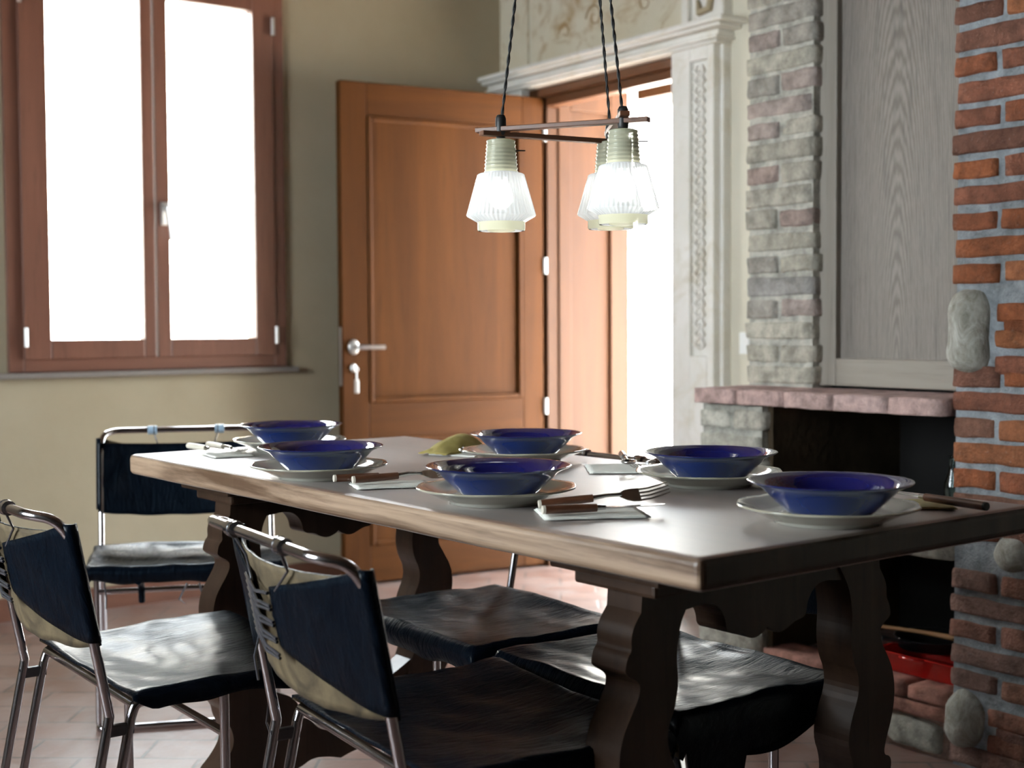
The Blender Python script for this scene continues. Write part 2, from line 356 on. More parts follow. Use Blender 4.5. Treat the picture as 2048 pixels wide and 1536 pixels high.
# sloping wooden porch board outside
f = MB(); f.box(4.12, 5.2, 3.0, 4.69, 2.10, 2.14); f.box(4.12, 4.18, 3.0, 4.69, 2.14, 2.20)
struct(f.build('trim_6', M['oak_jamb']))
gm = MB(); gm.box(-9, 14, 9, 9.3, -.14, 3.4); struct(gm.build('bounce_wall', M['terrace']))  # added sunlit reflector wall, brightens the reflections on the table top
gm = MB(); gm.box(-9, 14, -6, 9, -.24, -.14); struct(gm.build('terrace', simple('terrace_paving', (.30, .27, .24), .9)))

# carved stone surround: pilaster, capital, cornice, upper block
f = MB(); px0, px1 = 3.572, XW
f.box(px0, px1, 3.637, 3.674, 0, 2.115); f.box(px0, px1, 3.766, 3.868, 0, 2.115)
f.box(px0, px1, 3.674, 3.766, 0, .955); f.box(px0, px1, 3.674, 3.766, 2.065, 2.115); f.box(px0+.018, px1, 3.674, 3.766, .955, 2.065)
f.box(px0-.012, px1, 3.63, 3.872, 0, .14)
f.box(px0+.032, px1, 3.618, 3.637, 0, 2.115)
pil = struct(f.build('trim_7', M['stone_white'], bevel=.004))
g = MB()
k = 0; z = 1.0
while z < 2.04:      # carved chain of leaves in the pilaster's sunk panel
    for sgn in (-1, 1):
        pts = [(px0+.012, 3.720+sgn*.004, z-.018), (px0+.004, 3.720+sgn*.026, z), (px0+.010, 3.720+sgn*.012, z+.022)]
        g.tube(pts, [.004, .0085, .003], 6)
    g.tube([(px0+.010, 3.720, z-.006), (px0+.002, 3.720, z)], [.006, .004], 6); z += .038
g.build('carving', M['stone_white'], pil)
f = MB()
for (dx, za, zb, e) in ((.085, 2.115, 2.127, .0), (.10, 2.127, 2.140, .015), (.085, 2.140, 2.162, .01), (.12, 2.162, 2.176, .05), (.14, 2.176, 2.196, .08)):
    f.box(XW-dx, XW, 3.61-e, YB, za, zb)
f.box(XW-.05, XW, 4.862, YB, 1.9, 2.115); f.box(XW-.065, XW, 4.85, 4.95, 2.06, 2.13)
struct(f.build('trim_8', M['stone_white'], bevel=.006))
f = MB(); f.box(XW-.05, XW, 3.61, 3.645, 2.196, ZC); f.box(XW-.05, XW, 3.80, 3.835, 2.196, ZC); f.box(XW-.05, XW, 3.645, 3.80, 2.196, 2.225); f.box(XW-.03, XW, 3.645, 3.80, 2.225, ZC)
ub = struct(f.build('trim_9', M['stone_white'], bevel=.004))
g = MB(); g.tube([(XW-.035, 3.76, 2.30), (XW-.045, 3.74, 2.25), (XW-.045, 3.69, 2.255), (XW-.04, 3.68, 2.32), (XW-.035, 3.73, 2.38)], [.006, .016, .014, .012, .005], 8)
g.build('carving', simple('stone_stained', (.40, .33, .22), .9), ub)
# frescoed overdoor
f = MB(); f.box(XW-.012, XW, 3.835, 4.84, 2.196, ZC); f.box(XW-.010, XW, 4.87, YB, 2.196, ZC)
od = struct(f.build('trim_10', M['fresco']))
g = MB(); rr = random.Random(3)
def spiral(cy, cz, r0, turns, sgn, wdt, n=26):
    pts = []; rs = []
    for i in range(n):
        t = i/(n-1); a = turns*2*PI*t; r_ = r0*(1-.85*t); pts.append((XW-.0125, cy+sgn*r_*math.cos(a), cz+r_*math.sin(a))); rs.append(wdt*(1-.6*t))
    return pts, rs
for (cy, cz, r0, tn, sg, wd) in ((4.40, 2.36, .055, 1.3, 1, .010), (4.25, 2.60, .07, 1.5, -1, .009), (4.62, 2.62, .06, 1.4, 1, .008), (4.08, 2.36, .05, 1.3, -1, .009), (4.60, 2.33, .04, 1, 1, .008), (3.95, 2.66, .05, 1.2, 1, .007)):
    p, r_ = spiral(cy, cz, r0, tn, sg, wd)
    g.tube([(XW-.0125, y, z) for _, y, z in p], [x*.45 for x in r_], 6)
for i in range(6):
    y0 = 4.36-.01*i; g.tube([(XW-.0125, y0+.02*math.sin(i), 2.44+.06*i), (XW-.0125, y0-.02, 2.48+.06*i)], [.004, .0015], 6)
g.build('painted_scrolls', M['paint_brown'], od)
# light switch
sp = empty('light_switch', 'white light switch plate on the pale wall strip between carved pilaster and brick column', 'light switch', (XW-.004, 3.525, 1.005))
MB().bbox(-.006, .004, -.04, .04, -.04, .04, .003).build('plate', M['switch'], sp)
MB().bbox(-.010, -.005, -.012, .012, -.025, .025, .002).build('rocker', M['switch'], sp)

# ------------------------------------------------------------------ open door
dang = math.atan2(4.758-4.866, 3.640-2.680)
door = bpy.data.objects.new('door_1', None); C.objects.link(door); door['kind'] = 'structure'
door.location = (2.680, 4.866, .012); door.rotation_euler = (0, 0, dang)
DW, DH, DT = .958, 2.062, .045       # local x along leaf from free edge, +y away from camera
leaf = MB(); leaf.box(0, .118, 0, DT, 0, DH); leaf.box(DW-.105, DW, 0, DT, 0, DH)
leaf.build('stile', M['oak_orange'], door, bevel=.004)
leaf = MB(); leaf.box(.118, DW-.105, 0, DT, DH-.135, DH); leaf.box(.118, DW-.105, 0, DT, 0, .15); leaf.box(.118, DW-.105, 0, DT, .60, .745)
leaf.build('rail', M['oak_orange_h'], door, bevel=.003)
for (za, zb) in ((.745, DH-.135), (.15, .60)):
    p = MB(); x0, x1 = .118, DW-.105
    p.box(x0, x1, .014, DT-.014, za, zb)
    po = p.build('panel', M['oak_orange'], door, bevel=.006)
    q = MB()
    for (a, b_, c_, d_) in ((x0, x0+.022, za, zb), (x1-.022, x1, za, zb), (x0+.022, x1-.022, za, za+.022), (x0+.022, x1-.022, zb-.022, zb)):
        q.box(a, b_, -.004, .014, c_, d_)
    q.build('moulding', M['oak_orange'], po, bevel=.006)
h = MB(); h.lathe([(0, 0), (.024, 0), (.024, .008), (.018, .011), (0, .011)], 24, mat=Matrix.Translation((.048, 0, .978)) @ Matrix.Rotation(PI/2, 4, 'X') @ Matrix.Diagonal((1, 1.3, 1, 1)))
h.tube([(.048, 0, .978), (.048, -.045, .978), (.052, -.052, .978), (.062, -.055, .978), (.165, -.055, .977)], [.010, .010, .011, .010, .009], 12)
h.build('door_handle', M['satin'], door)
h = MB(); h.lathe([(0, 0), (.013, 0), (.013, .006), (0, .006)], 20, mat=Matrix.Translation((.046, 0, .893)) @ Matrix.Rotation(PI/2, 4, 'X') @ Matrix.Diagonal((1, 1.4, 1, 1)))
h.build('keyhole_plate', M['satin'], door)
h = MB(); h.tube([(.046, 0, .893), (.046, -.03, .893)], .004, 8)
h.tube([(.046+.008*math.cos(a), -.033, .888+.010*math.sin(a)) for a in [2*PI*i/14 for i in range(14)]], .0022, 6, closed=True)
h.tube([(.046, -.034, .878), (.046, -.034, .845)], .003, 6)
h.bbox(.036, .056, -.037, -.031, .79, .846, .003)
h.build('key_with_tag', M['satin'], door)
h = MB(); h.box(-.0015, .001, .008, .030, .82, 1.06); h.build('lock_faceplate', M['satin'], door)
for hz in (.705, 1.325, 1.905):
    h = MB(); h.tube([(DW+.006, -.006, hz-.035), (DW+.006, -.006, hz+.035)], .009, 10); h.build('hinge', M['satin'], door)

# ------------------------------------------------------------------ brickwork
def brick_face(mb, y0, y1, z0, z1, xf, depth, course, pal, seed, mort=.012, L=.25, H_=.122, ragged=.008, skip=None, pattern='pillar'):
    """courses of bricks whose room face is the plane x = xf, far edge at y1"""
    r_ = random.Random(seed); nrow = int((z1-z0)/course)
    for i in range(nrow):
        zc = z0+(i+.5)*course; y = y1+r_.uniform(-ragged, ragged*.6); first = True; stretcher = (i % 2 == 0)
        while y > y0+.03:
            ln = (L if (stretcher or (not first and pattern == 'pillar' and r_.random() < .5)) else H_)+r_.uniform(-.012, .012)
            if pattern == 'fill': ln = (y1-y0-mort)/(1 if stretcher else 2)+r_.uniform(-.006, .006)
            ye = max(y-ln, y0+.002); hh = course-mort+r_.uniform(-.005, .004)
            if y-ye > .03 and not (skip and skip(y, ye, zc)):
                c = pal(r_, y, zc); dx = r_.uniform(-.003, .003)
                rough_block(mb, (xf+depth/2+dx, (y+ye)/2, zc+r_.uniform(-.002, .002)), (depth, y-ye, hh), r_.random()*9, .0045, .22, 5, c)
            y = ye-mort; first = False
def pal_red(r_, y, z):
    b_ = r_.choice([(.27, .088, .036), (.24, .080, .038), (.21, .080, .048), (.28, .105, .046), (.17, .075, .050), (.20, .098, .066)]); s = r_.uniform(.9, 1.25)
    if z < .55: b_ = tuple(.55*a+.45*g_ for a, g_ in zip(b_, (.15, .105, .095)))
    return tuple(a*s for a in b_)
def pal_pale(r_, y, z):
    b_ = r_.choice([(.36, .33, .29), (.40, .37, .31), (.38, .31, .28), (.34, .32, .30), (.44, .41, .34), (.33, .25, .22)]); s = r_.uniform(.9, 1.12)
    return tuple(a*s for a in b_)
def pal_white(r_, y, z):
    b_ = r_.choice([(.48, .45, .38), (.52, .50, .43), (.42, .40, .34)]); return b_
MORT = (.30, .325, .345)
XP = 2.775
stones = [(1.97, 1.055, .125, .215), (1.972, .120, .105, .145), (1.845, .535, .09, .085)]
def skip_stone(y, ye, z):
    for (sy, sz, sw, sh) in stones:
        if abs(z-sz) < sh/2-.004 and ye < sy+sw/2-.015 and y > sy-sw/2+.015: return True
    return False
pm = MB(); pm.tint = True
pm.box(XP+.009, XW, .85, 2.006, 0, ZC, 0, MORT)
brick_face(pm, .85, 2.014, 0, ZC, XP, .11, .0613, pal_red, 5, .0135, skip=skip_stone)
# bricks filling around the stones
for (sy, sz, sw, sh) in stones[:2]:
    zz = sz-sh/2
    while zz < sz+sh/2-.03:
        rough_block(pm, (XP+.05, sy-sw/2-.075, zz+.03), (.1, .125, .046), zz*31, .004, .35, 4, pal_red(rnd, 0, sz)); zz += .062
pillar = struct(pm.build('brick_pillar', M['brick']))
for (sy, sz, sw, sh) in stones:
    st = MB(); rough_block(st, (XP+.03, sy, sz), (.12, sw, sh), sy*5+sz, .010, .98, 9, (1, 1, 1), 0, 9.)
    st.build('embedded_stone', M['rock'], pillar)
# pale column of the chimney breast, above and below the shelf
cm = MB(); cm.tint = True
XC = 2.965
cm.box(XC+.007, XW, 2.625, 2.872, .893, ZC, 0, (.50, .48, .42))
brick_face(cm, 2.612, 2.882, .893, ZC, XC, .10, .0655, pal_pale, 11, .012, ragged=.007, pattern='fill')
cm.box(XP+.007, XW, 2.64, 2.874, 0, .845, 0, (.42, .41, .36))
brick_face(cm, 2.628, 2.884, .0, .845, XP, .10, .0700, pal_white, 12, .014, ragged=.006, pattern='fill')
chim = struct(cm.build('chimney_breast', M['brick']))
# firebox with shaded back and lit side in its colours, raised slab and hearth
fb = MB(); fb.box(3.36, XW, 2.006, 2.64, 0, ZC); fb.box(XP+.1, 3.36, 2.0062, 2.012, .0, .86); fb.box(3.055, 3.36, 2.012, 2.63, .87, .93)
fb.build('firebox_back', M['soot_shade'], chim)
fb = MB(); fb.box(XP+.030, 3.36, 2.62, 2.641, .10, .89)
fb.build('firebox_side', M['firebox'], chim)
sb = MB(); sb.tint = True; rough_block(sb, ((XP+3.36)/2, 2.323, .525), (3.36-XP, .628, .058), 3, .003, .2, 8, (.42, .40, .34)); sb.build('cooking_slab', M['brick'], chim)
hb = MB(); hb.tint = True; hb.box(XP+.02, 3.36, 2.012, 2.638, 0, .150, 0, (.30, .20, .16))
for row, zc in enumerate((.112, .152)):
    y = 2.632 if row else 2.628
    while y > 2.03:
        ye = max(2.016, y-(.245 if (row or y < 2.6) else .12)); rough_block(hb, (XP+.062, (y+ye)/2, zc), (.122, y-ye-.008, .036), zc*50+y, .003, .25, 4, rnd.choice([(.42, .20, .15), (.46, .23, .18), (.40, .22, .17)])); y = ye
for yy, ww, hh in ((2.56, .15, .07), (2.41, .135, .075), (2.27, .13, .06), (2.125, .17, .078)):
    rough_block(hb, (XP+.05, yy, .046), (.10, ww, hh), yy*9, .006, .5, 5, (.43, .42, .36))
hb.box(XP+.03, XP+.2, 2.012, 2.638, 0, .09, 0, (.36, .35, .30))
hb.build('hearth', M['brick'], chim)
ms = empty('mantel_shelf', 'narrow pink brick shelf over the fireplace opening', 'shelf', (XP, 2.45, .848))
mb_ = MB(); mb_.tint = True
js = [2.886, 2.714, 2.535, 2.364, 2.187, 2.024]
for a, b_ in zip(js[:-1], js[1:]):
    cc = rnd.choice([(.52, .36, .33), (.56, .40, .37), (.50, .35, .32)])
    rough_block(mb_, (.145-.012, (a+b_)/2-2.45, .0225), (.31, a-b_-.005, .044), a*11, .0022, .10, 6, cc)
mb_.build('brick_row', M['brick'], ms)

# grey oak hood panel
gp = empty('oak_hood_panel', 'tall weathered grey oak panel set in its frame above the fireplace shelf', 'panel', (3.0, 2.30, .900))
f = MB(); f.box(0, .05, .265, .338, 0, 1.9); f.build('stile', M['grey_oak_frame'], gp, bevel=.004)
f = MB(); f.box(0, .05, -.292, .265, 0, .078); f.build('rail', M['grey_oak_rail'], gp, bevel=.004)
f = MB(); f.box(.022, .05, -.292, .265, .078, 1.9); f.build('panel', M['grey_oak'], gp)

# ------------------------------------------------------------------ table
TZ, TT, TL, TWd = .79, .045, 1.786, .757
TA = .0382
table = empty('trestle_table', 'long dark walnut trestle table with thick worn top and carved lyre legs', 'table', (1.159, 1.203, 0), TA)
tb = bmesh.new(); bmesh.ops.create_cube(tb, size=1)
for v in tb.verts: v.co = Vector((TWd/2+v.co.x*TWd, TL/2+v.co.y*TL, TZ-TT/2+v.co.z*TT))
bmesh.ops.subdivide_edges(tb, edges=[e for e in tb.edges if abs((e.verts[0].co-e.verts[1].co).y) > .5], cuts=40)
for v in tb.verts:
    if v.co.x < .01 or v.co.x > TWd-.01:
        v.co.x += .004*noise.noise(Vector((v.co.y*3, v.co.x*9, 0)))+.0015*noise.noise(Vector((v.co.y*17, 0, v.co.z*30)))
for f_ in tb.faces:
    f_.material_index = 1 if f_.normal.x < -.7 or f_.normal.x > .7 else 0
me = bpy.data.meshes.new('table_top')
bmesh.ops.recalc_face_normals(tb, faces=tb.faces)
for f_ in tb.faces: f_.normal_update(); f_.material_index = 1 if abs(f_.normal.x) > .7 else (2 if abs(f_.normal.y) > .7 else 0)  # shade put into the colour: ends take dark leg wood, long sides lighter
tb.to_mesh(me); tb.free(); me.materials.append(M['table_top']); me.materials.append(M['table_edge']); me.materials.append(M['table_leg'])
to = bpy.data.objects.new('table_top', me); C.objects.link(to); to.parent = table
md = to.modifiers.new('b', 'BEVEL'); md.width = .011; md.segments = 4; md.limit_method = 'ANGLE'; md.angle_limit = math.radians(50)
outer = [(.108, .700), (.106, .672), (.098, .662), (.090, .650), (.086, .635), (.088, .620), (.080, .612), (.076, .600), (.075, .588), (.102, .574), (.104, .560), (.098, .545), (.083, .522), (.070, .50), (.063, .47), (.064, .44), (.072, .41),
         (.086, .38), (.092, .355), (.074, .350), (.070, .335), (.076, .318), (.088, .305), (.080, .298), (.073, .283), (.074, .266), (.084, .252), (.088, .246), (.092, .225), (.105, .200), (.108, .175), (.100, .155), (.080, .130), (.060, .112), (.054, .095), (.060, .085), (.05, .06), (.05, 0)]
inner = [(.215, 0), (.215, .06), (.185, .10), (.178, .14), (.19, .19), (.20, .23), (.19, .27), (.172, .31), (.170, .35), (.188, .39), (.178, .43), (.158, .47), (.160, .50), (.174, .525), (.181, .56), (.176, .60), (.184, .645), (.20, .672), (.22, .700)]
apron = [(.12, .716), (.12, .662), (.20, .662), (.235, .668), (.262, .662), (.280, .640), (.283, .615), (.312, .612), (.325, .603), (.345, .598), (.365, .606), (.372, .612)]
foot = [(.12, .30), (.18, .285), (.22, .262), (.25, .25), (.27, .225), (.268, .20), (.295, .19), (.315, .165), (.342, .155), (.372, .150)]
footb = [(.372, .085), (.34, .095), (.30, .10), (.27, .085), (.24, .08), (.20, .06), (.12, .05)]
CX = TWd/2
def chaikin(p, it=2):
    for _ in range(it):
        q = []
        for a, b_ in zip(p[:-1], p[1:]): q += [(a[0]*.75+b_[0]*.25, a[1]*.75+b_[1]*.25), (a[0]*.25+b_[0]*.75, a[1]*.25+b_[1]*.75)]
        p = [p[0]]+q+[p[-1]]
    return p
outer = [outer[0]]+chaikin(outer[1:-1])+[outer[-1]]; inner = chaikin(inner)
apron = [apron[0]]+chaikin(apron[1:]); foot = [foot[0]]+chaikin(foot[1:]); footb = chaikin(footb[:-1])+[footb[-1]]
def mir(p): return [(2*CX-x, z) for x, z in p]
for v0 in (.252, 1.530):
    leg = outer+inner
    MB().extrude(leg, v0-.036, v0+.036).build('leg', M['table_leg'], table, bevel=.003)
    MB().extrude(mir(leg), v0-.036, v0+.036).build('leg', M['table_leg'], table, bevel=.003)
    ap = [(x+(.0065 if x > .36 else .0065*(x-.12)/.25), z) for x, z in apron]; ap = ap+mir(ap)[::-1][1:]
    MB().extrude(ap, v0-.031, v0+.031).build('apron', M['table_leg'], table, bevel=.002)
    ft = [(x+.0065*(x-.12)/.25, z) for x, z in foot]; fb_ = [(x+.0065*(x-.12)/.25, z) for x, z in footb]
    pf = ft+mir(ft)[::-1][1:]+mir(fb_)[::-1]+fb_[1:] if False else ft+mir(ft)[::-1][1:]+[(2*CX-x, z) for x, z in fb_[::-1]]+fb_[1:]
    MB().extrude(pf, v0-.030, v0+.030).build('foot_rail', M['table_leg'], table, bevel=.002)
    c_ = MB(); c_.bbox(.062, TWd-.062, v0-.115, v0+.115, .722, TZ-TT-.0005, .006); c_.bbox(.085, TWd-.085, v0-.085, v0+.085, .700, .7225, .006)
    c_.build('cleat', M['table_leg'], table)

# ------------------------------------------------------------------ chairs
def arc(pts, rad=.03, n=5):
    """round the corners of a polyline"""
    P = [Vector(p) for p in pts]; out = [P[0]]
    for i in range(1, len(P)-1):
        a, b_, c_ = P[i-1], P[i], P[i+1]; d0 = (a-b_); d1 = (c_-b_); r_ = min(rad, d0.length*.45, d1.length*.45)
        p0 = b_+d0.normalized()*r_; p1 = b_+d1.normalized()*r_
        for k in range(n+1):
            t = k/n; out.append(p0*(1-t)**2+b_*2*t*(1-t)+p1*t**2)
    out.append(P[-1]); return out
HW, TR = .235, .0085
def sheet(mb, fn, nu, nv, th, mf, mbk):
    P = [[Vector(fn(i/nu, j/nv)) for j in range(nv+1)] for i in range(nu+1)]
    Nn = [[None]*(nv+1) for _ in range(nu+1)]
    for i in range(nu+1):
        for j in range(nv+1):
            du = P[min(i+1, nu)][j]-P[max(i-1, 0)][j]; dv = P[i][min(j+1, nv)]-P[i][max(j-1, 0)]
            Nn[i][j] = du.cross(dv).normalized()
    W = nv+1; vs = [P[i][j] for i in range(nu+1) for j in range(W)]+[P[i][j]-Nn[i][j]*th for i in range(nu+1) for j in range(W)]
    o = (nu+1)*W; F = [(i*W+j, (i+1)*W+j, (i+1)*W+j+1, i*W+j+1) for i in range(nu) for j in range(nv)]
    B = [(o+a, o+d, o+c_, o+b_) for a, b_, c_, d in F]
    E = []
    for i in range(nu): E += [(i*W, o+i*W, o+(i+1)*W, (i+1)*W), (i*W+nv, (i+1)*W+nv, o+(i+1)*W+nv, o+i*W+nv)]
    for j in range(nv): E += [(j, j+1, o+j+1, o+j), (nu*W+j, o+nu*W+j, o+nu*W+j+1, nu*W+j+1)]
    base = len(mb.v); mb.add(vs, [], mf)
    for L_, q in ((F, mf), (B, mbk), (E, mf)):
        mb.f += [tuple(base+x for x in f) for f in L_]; mb.mi += [q]*len(L_); mb.sm += [True]*len(L_); mb.col += [(1, 1, 1)]*len(L_)
def make_chair(loc, rz, seed, label, front_drop=.05, side_drop=.035, flap=0., laces=True):
    R_ = random.Random(seed); t = empty('cowhide_chair', label, 'chair', loc, rz, 'chrome chairs slung with black cowhide around the table')
    fl = .0
    # back frame: posts and bowed top rail
    half = [(-.032, HW, .440), (-.087, HW, .735), (-.112, HW-.004, .772), (-.150, HW-.035, .780)]
    pts = arc(half+[(x, -y, z) for x, y, z in half[::-1]], .022, 5)
    bfm = MB().tube(pts, TR, 14).build('back_frame', M['chrome'], t)
    for s in (1, -1):
        c_ = MB(); c_.tube([(-.150, s*.095-.013, .780), (-.150, s*.095+.013, .780)], .0125, 14); c_.build('rail_clip', M['clip'] if seed == 3 else M['chrome'], bfm)
        MB().tube([(-.032, s*HW, .441), (-.118, s*HW, .012)], TR, 12).build('leg', M['chrome'], t)
        MB().tube([(.004, s*HW, .432), (-.082, s*HW, .012)], TR, 12).build('leg', M['chrome'], t)
        MB().tube([(.17, s*HW, .448), (.17, s*HW, .020)], TR, 12).build('leg', M['chrome'], t)
        c_ = MB(); c_.bbox(-.044, .008, s*HW-.006, s*HW+.006, .405, .425, .003); c_.build('joint', M['dark_steel'], t)
    pts = arc([(.004, HW, .432), (.012, HW, .455), (.385, HW, .462), (.385, -HW, .462), (.012, -HW, .455), (.004, -HW, .432)], .02, 5)
    sf = MB(); sf.tube(pts, TR, 14); sf.tube([(.010, -HW, .452), (.010, HW, .452)], TR*.9, 12); sf.build('seat_frame', M['chrome'], t)
    pts = arc([(-.118, HW, .010), (.185, HW, .010), (.185, -HW, .010), (-.118, -HW, .010)], .02, 5)
    MB().tube(pts, .0095, 12).build('floor_runner', M['chrome'], t)
    MB().tube([(.17, -HW, .375), (.17, HW, .375)], TR*.9, 12).build('stretcher', M['chrome'], t)
    # seat hide
    se = R_.random()*50
    XA, XB, YH = .002, .385, HW+.004
    def seat(u, v):
        uu = u*1.0; s = v*2-1; a = abs(s); sg = 1 if s > 0 else -1
        xs = .80
        if uu < xs: x = XA+(XB-XA)*uu/xs; dz = 0; f_ = 0
        else:
            f_ = (uu-xs)/(1-xs); x = XB+.022*math.sin(min(f_*2, 1)*PI/2)-.03*f_*max(f_-.5, 0); dz = -(front_drop+.02*noise.noise(Vector((s*3+se, 1, 0))))*max(f_-.12, 0)/.88
        if a < .82: y = sg*YH*a/.82; dy_ = 0; g_ = 0
        else:
            g_ = (a-.82)/.18; y = sg*(YH+.014*math.sin(min(g_*2, 1)*PI/2)); n_ = noise.noise(Vector((x*9+se, sg*5, 0)))
            dd = side_drop+.022*n_+flap*max(0, math.sin((x-.05)/.36*PI))
            if x < .04: dd *= .2+.8*x/.04
            if seed == 5 and sg > 0 and .26 < x < .38: dd += .055
            dy_ = -dd*max(g_-.12, 0)/.88
        sag = -.020*(1-min(1, (y/YH)**2))*math.sin(min(1, max(0, (x-XA)/(XB-XA)))*PI)**.6
        bulge = .006*noise.noise(Vector((x*7+se, y*5, 2)))+.0035*noise.noise(Vector((x*19+se, y*15, 7)))
        z = .4745+.006*x/.38+sag+bulge*(1 if g_ < .2 and f_ < .2 else .5)+min(dz, 0)+dy_
        if f_ > 0 and g_ > 0: z = .4745+.004+min(dz, dy_)*1.25+bulge
        return (x, y, z)
    sh = MB(); sheet(sh, seat, 44, 60, .0045, 0, 1); so = sh.build('seat', [M['hide'], M['suede']], t, shade='keep')
    # a lace hanging below the seat
    lx = .22+.05*R_.random(); ly = -.20
    l = MB(); l.tube([(lx, ly, .445), (lx+.004, ly-.01, .41), (lx, ly-.006, .37), (lx+.008, ly-.008, .345)], .0022, 6); l.build('lace', M['lace'], t)
    if seed == 3:
        l = MB(); l.tube([(.395, -.12, .440), (.30, -.12, .43), (.184, -.12, .388), (.180, -.12, .360), (.172, -.12, .345)], [.009]*5, 10, mat=Matrix.Diagonal((1, 1, 1, 1))); l.build('strap', M['hide'], t)
        l = MB(); l.tube([(.40, .0, .43), (.40, -.02, .39), (.40, .0, .375), (.40, .025, .39), (.40, .03, .43)], .003, 6); l.tube([(.40, .03, .43), (.40, .045, .37), (.40, .04, .35)], .003, 6); l.build('lace', M['lace'], t)
    # backrest hide: front sheet hung between the posts
    def post(z): k_ = (z-.44)/.295; return -.032-.055*k_
    def back(u, v):
        s = v*2-1; zb = .560-.020*(1-s*s)+.006*noise.noise(Vector((s*3+se, 4, 0))); zt = .742+.010*(s*s)
        z = zb+(zt-zb)*u; x = post(z)+.010-.038*(1-s*s)-.014*(1-s*s)*u+.003*noise.noise(Vector((s*5+se, z*16, 3)))
        return (x, s*(HW+.006), z)
    bh = MB(); sheet(bh, back, 16, 40, -.004, 0, 1)
    # the hide wraps round each post and laces up behind
    def flapf(sg, ye, ztop):
        def fn(u, v):
            if v < .25:
                a = v/.25*PI; cx_ = 1
                y = sg*(HW+.0135*math.sin(a)); zz0, zz1 = .567, .764; z = zz0+(zz1-zz0)*u; x = post(z)+.0125*math.cos(a)
            else:
                w_ = (v-.25)/.75; y = sg*HW+(ye-sg*HW)*w_
                rag = .008*noise.noise(Vector((u*7+se, sg*3, 0))); zb = .567+.055*w_**1.2; zt = .764-(.764-ztop)*w_**.8
                if w_ > .9: y += sg*-1*rag
                z = zb+(zt-zb)*u; x = post(z)-.0125-.036*(1-(y/HW)**2)+.004*noise.noise(Vector((y*16+se, z*16, 5)))-.004*w_
            return (x, y, z)
        return fn
    ys = .085; yr = -.005
    sheet(bh, flapf(1, ys, .715), 12, 26, -.0035, 0, 1); sheet(bh, flapf(-1, yr, .708), 12, 34, .0035, 0, 1)
    bo = bh.build('backrest', [M['hide'], M['suede']], t, shade='keep')
    lc = MB()
    def bx(y, z): return post(z)-.0185-.036*(1-(y/HW)**2)
    for i in range(9):
        za = .628+.0105*i; zb2 = .604+.012*i-.007*(i % 2)
        lc.tube([(bx(ys, za), ys+.008, za), (bx(ys, za)-.006, ys-.02, za-.004), (bx(0, zb2)-.008, (ys+yr)/2-.01, (za+zb2)/2-.008), (bx(yr, zb2)-.004, yr-.006, zb2)], .0026, 7)
    for s in (.09, -.09):
        ring = []
        for k in range(14):
            a = 2*PI*k/14; ring.append((-.150+.0115*math.cos(a), s, .780+.0115*math.sin(a)))
        lc.tube(ring, .002, 6, closed=True)
        lc.tube([(-.150, s, .769), (bx(s, .735), s*.9, .742), (bx(.05, .70), s*.5+.02, .705)], .0022, 6)
    lc.tube([(bx(.06, .63), .07, .63), (bx(.06, .63)-.008, .075, .59), (bx(.06, .63)-.004, .07, .555)], .0022, 6)
    lc.build('lacing', M['lace'], bo)
    return t
make_chair((.783, 2.400, 0), 0., 1, 'black cowhide chair cut off by the left edge of the photo, seen from behind')
make_chair((.976, 1.746, 0), -.080, 2, 'black cowhide chair nearest the camera, its laced back overlapping the table')
make_chair((1.480, 3.597, 0), math.atan2(-.922, -.387), 3, 'black cowhide chair at the window end of the table, facing the camera', .045)
make_chair((1.805, 2.312, 0), PI, 4, 'black cowhide chair tucked under the far long side, nearer the open door', .055, .045, .03)
make_chair((1.815, 1.768, 0), PI, 5, 'black cowhide chair tucked under the far long side, in front of the fireplace', .075, .05, .05)

# ------------------------------------------------------------------ crockery
BR = .1190
def bowl_at(x, y, rz, lb):
    o = empty('soup_bowl', lb, 'bowl', (x, y, TZ+.0135), rz, 'blue glazed soup bowls')
    out = [(0, .0), (.058, .0), (.062, .002), (.068, .007), (.080, .018), (.092, .030), (.099, .037), (.108, .0415), (.1170, .0452), (.1190, .0470)]
    inn = [(.1180, .0480), (.1150, .0472), (.106, .0440), (.098, .0400), (.090, .0320), (.078, .0200), (.064, .0095), (.05, .006), (0, .005)]
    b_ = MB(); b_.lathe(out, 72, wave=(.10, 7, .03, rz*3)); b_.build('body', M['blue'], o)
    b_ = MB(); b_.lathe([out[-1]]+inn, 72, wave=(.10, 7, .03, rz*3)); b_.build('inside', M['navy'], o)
    return o
def plate_at(x, y, rz, lb):
    o = empty('dinner_plate', lb, 'plate', (x, y, TZ+.0005), rz, 'cream dinner plates under the bowls')
    prof = [(0, .003), (.070, .003), (.072, 0), (.078, 0), (.080, .004), (.092, .008), (.110, .0165), (.126, .0225), (.131, .0245), (.1315, .0262), (.130, .0272), (.122, .0250), (.108, .0205), (.096, .0145), (.085, .0125), (.06, .012), (0, .012)]
    mis = [0]*(len(prof)-1); mis[8] = 1; mis[9] = 1
    p = MB(); p.lathe(prof, 96, mis=mis, wave=(.10, 10, .045, rz)); p.build('dish', [M['white_glaze'], M['white_glaze_rim']], o)
    return o
spots = [(1.518, 1.311, 'nearest the camera, at the right end', 6),
         (1.703, 1.746, 'in front of the firebox, right of the white napkin', 5),
         (1.268, 1.791, 'in the middle of the near table edge', 4),
         (1.695, 2.291, 'beside the raised olive napkin', 3),
         (1.211, 2.296, 'partly covering the farthest bowl', 2),
         (1.425, 2.845, 'farthest from the camera, at the window end', 1)]
for x, y, d, k in spots:
    plate_at(x, y, k*1.3, 'cream plate under the blue bowl '+d)
    bowl_at(x+.003, y-.002, k*.9, 'blue glazed soup bowl '+d)

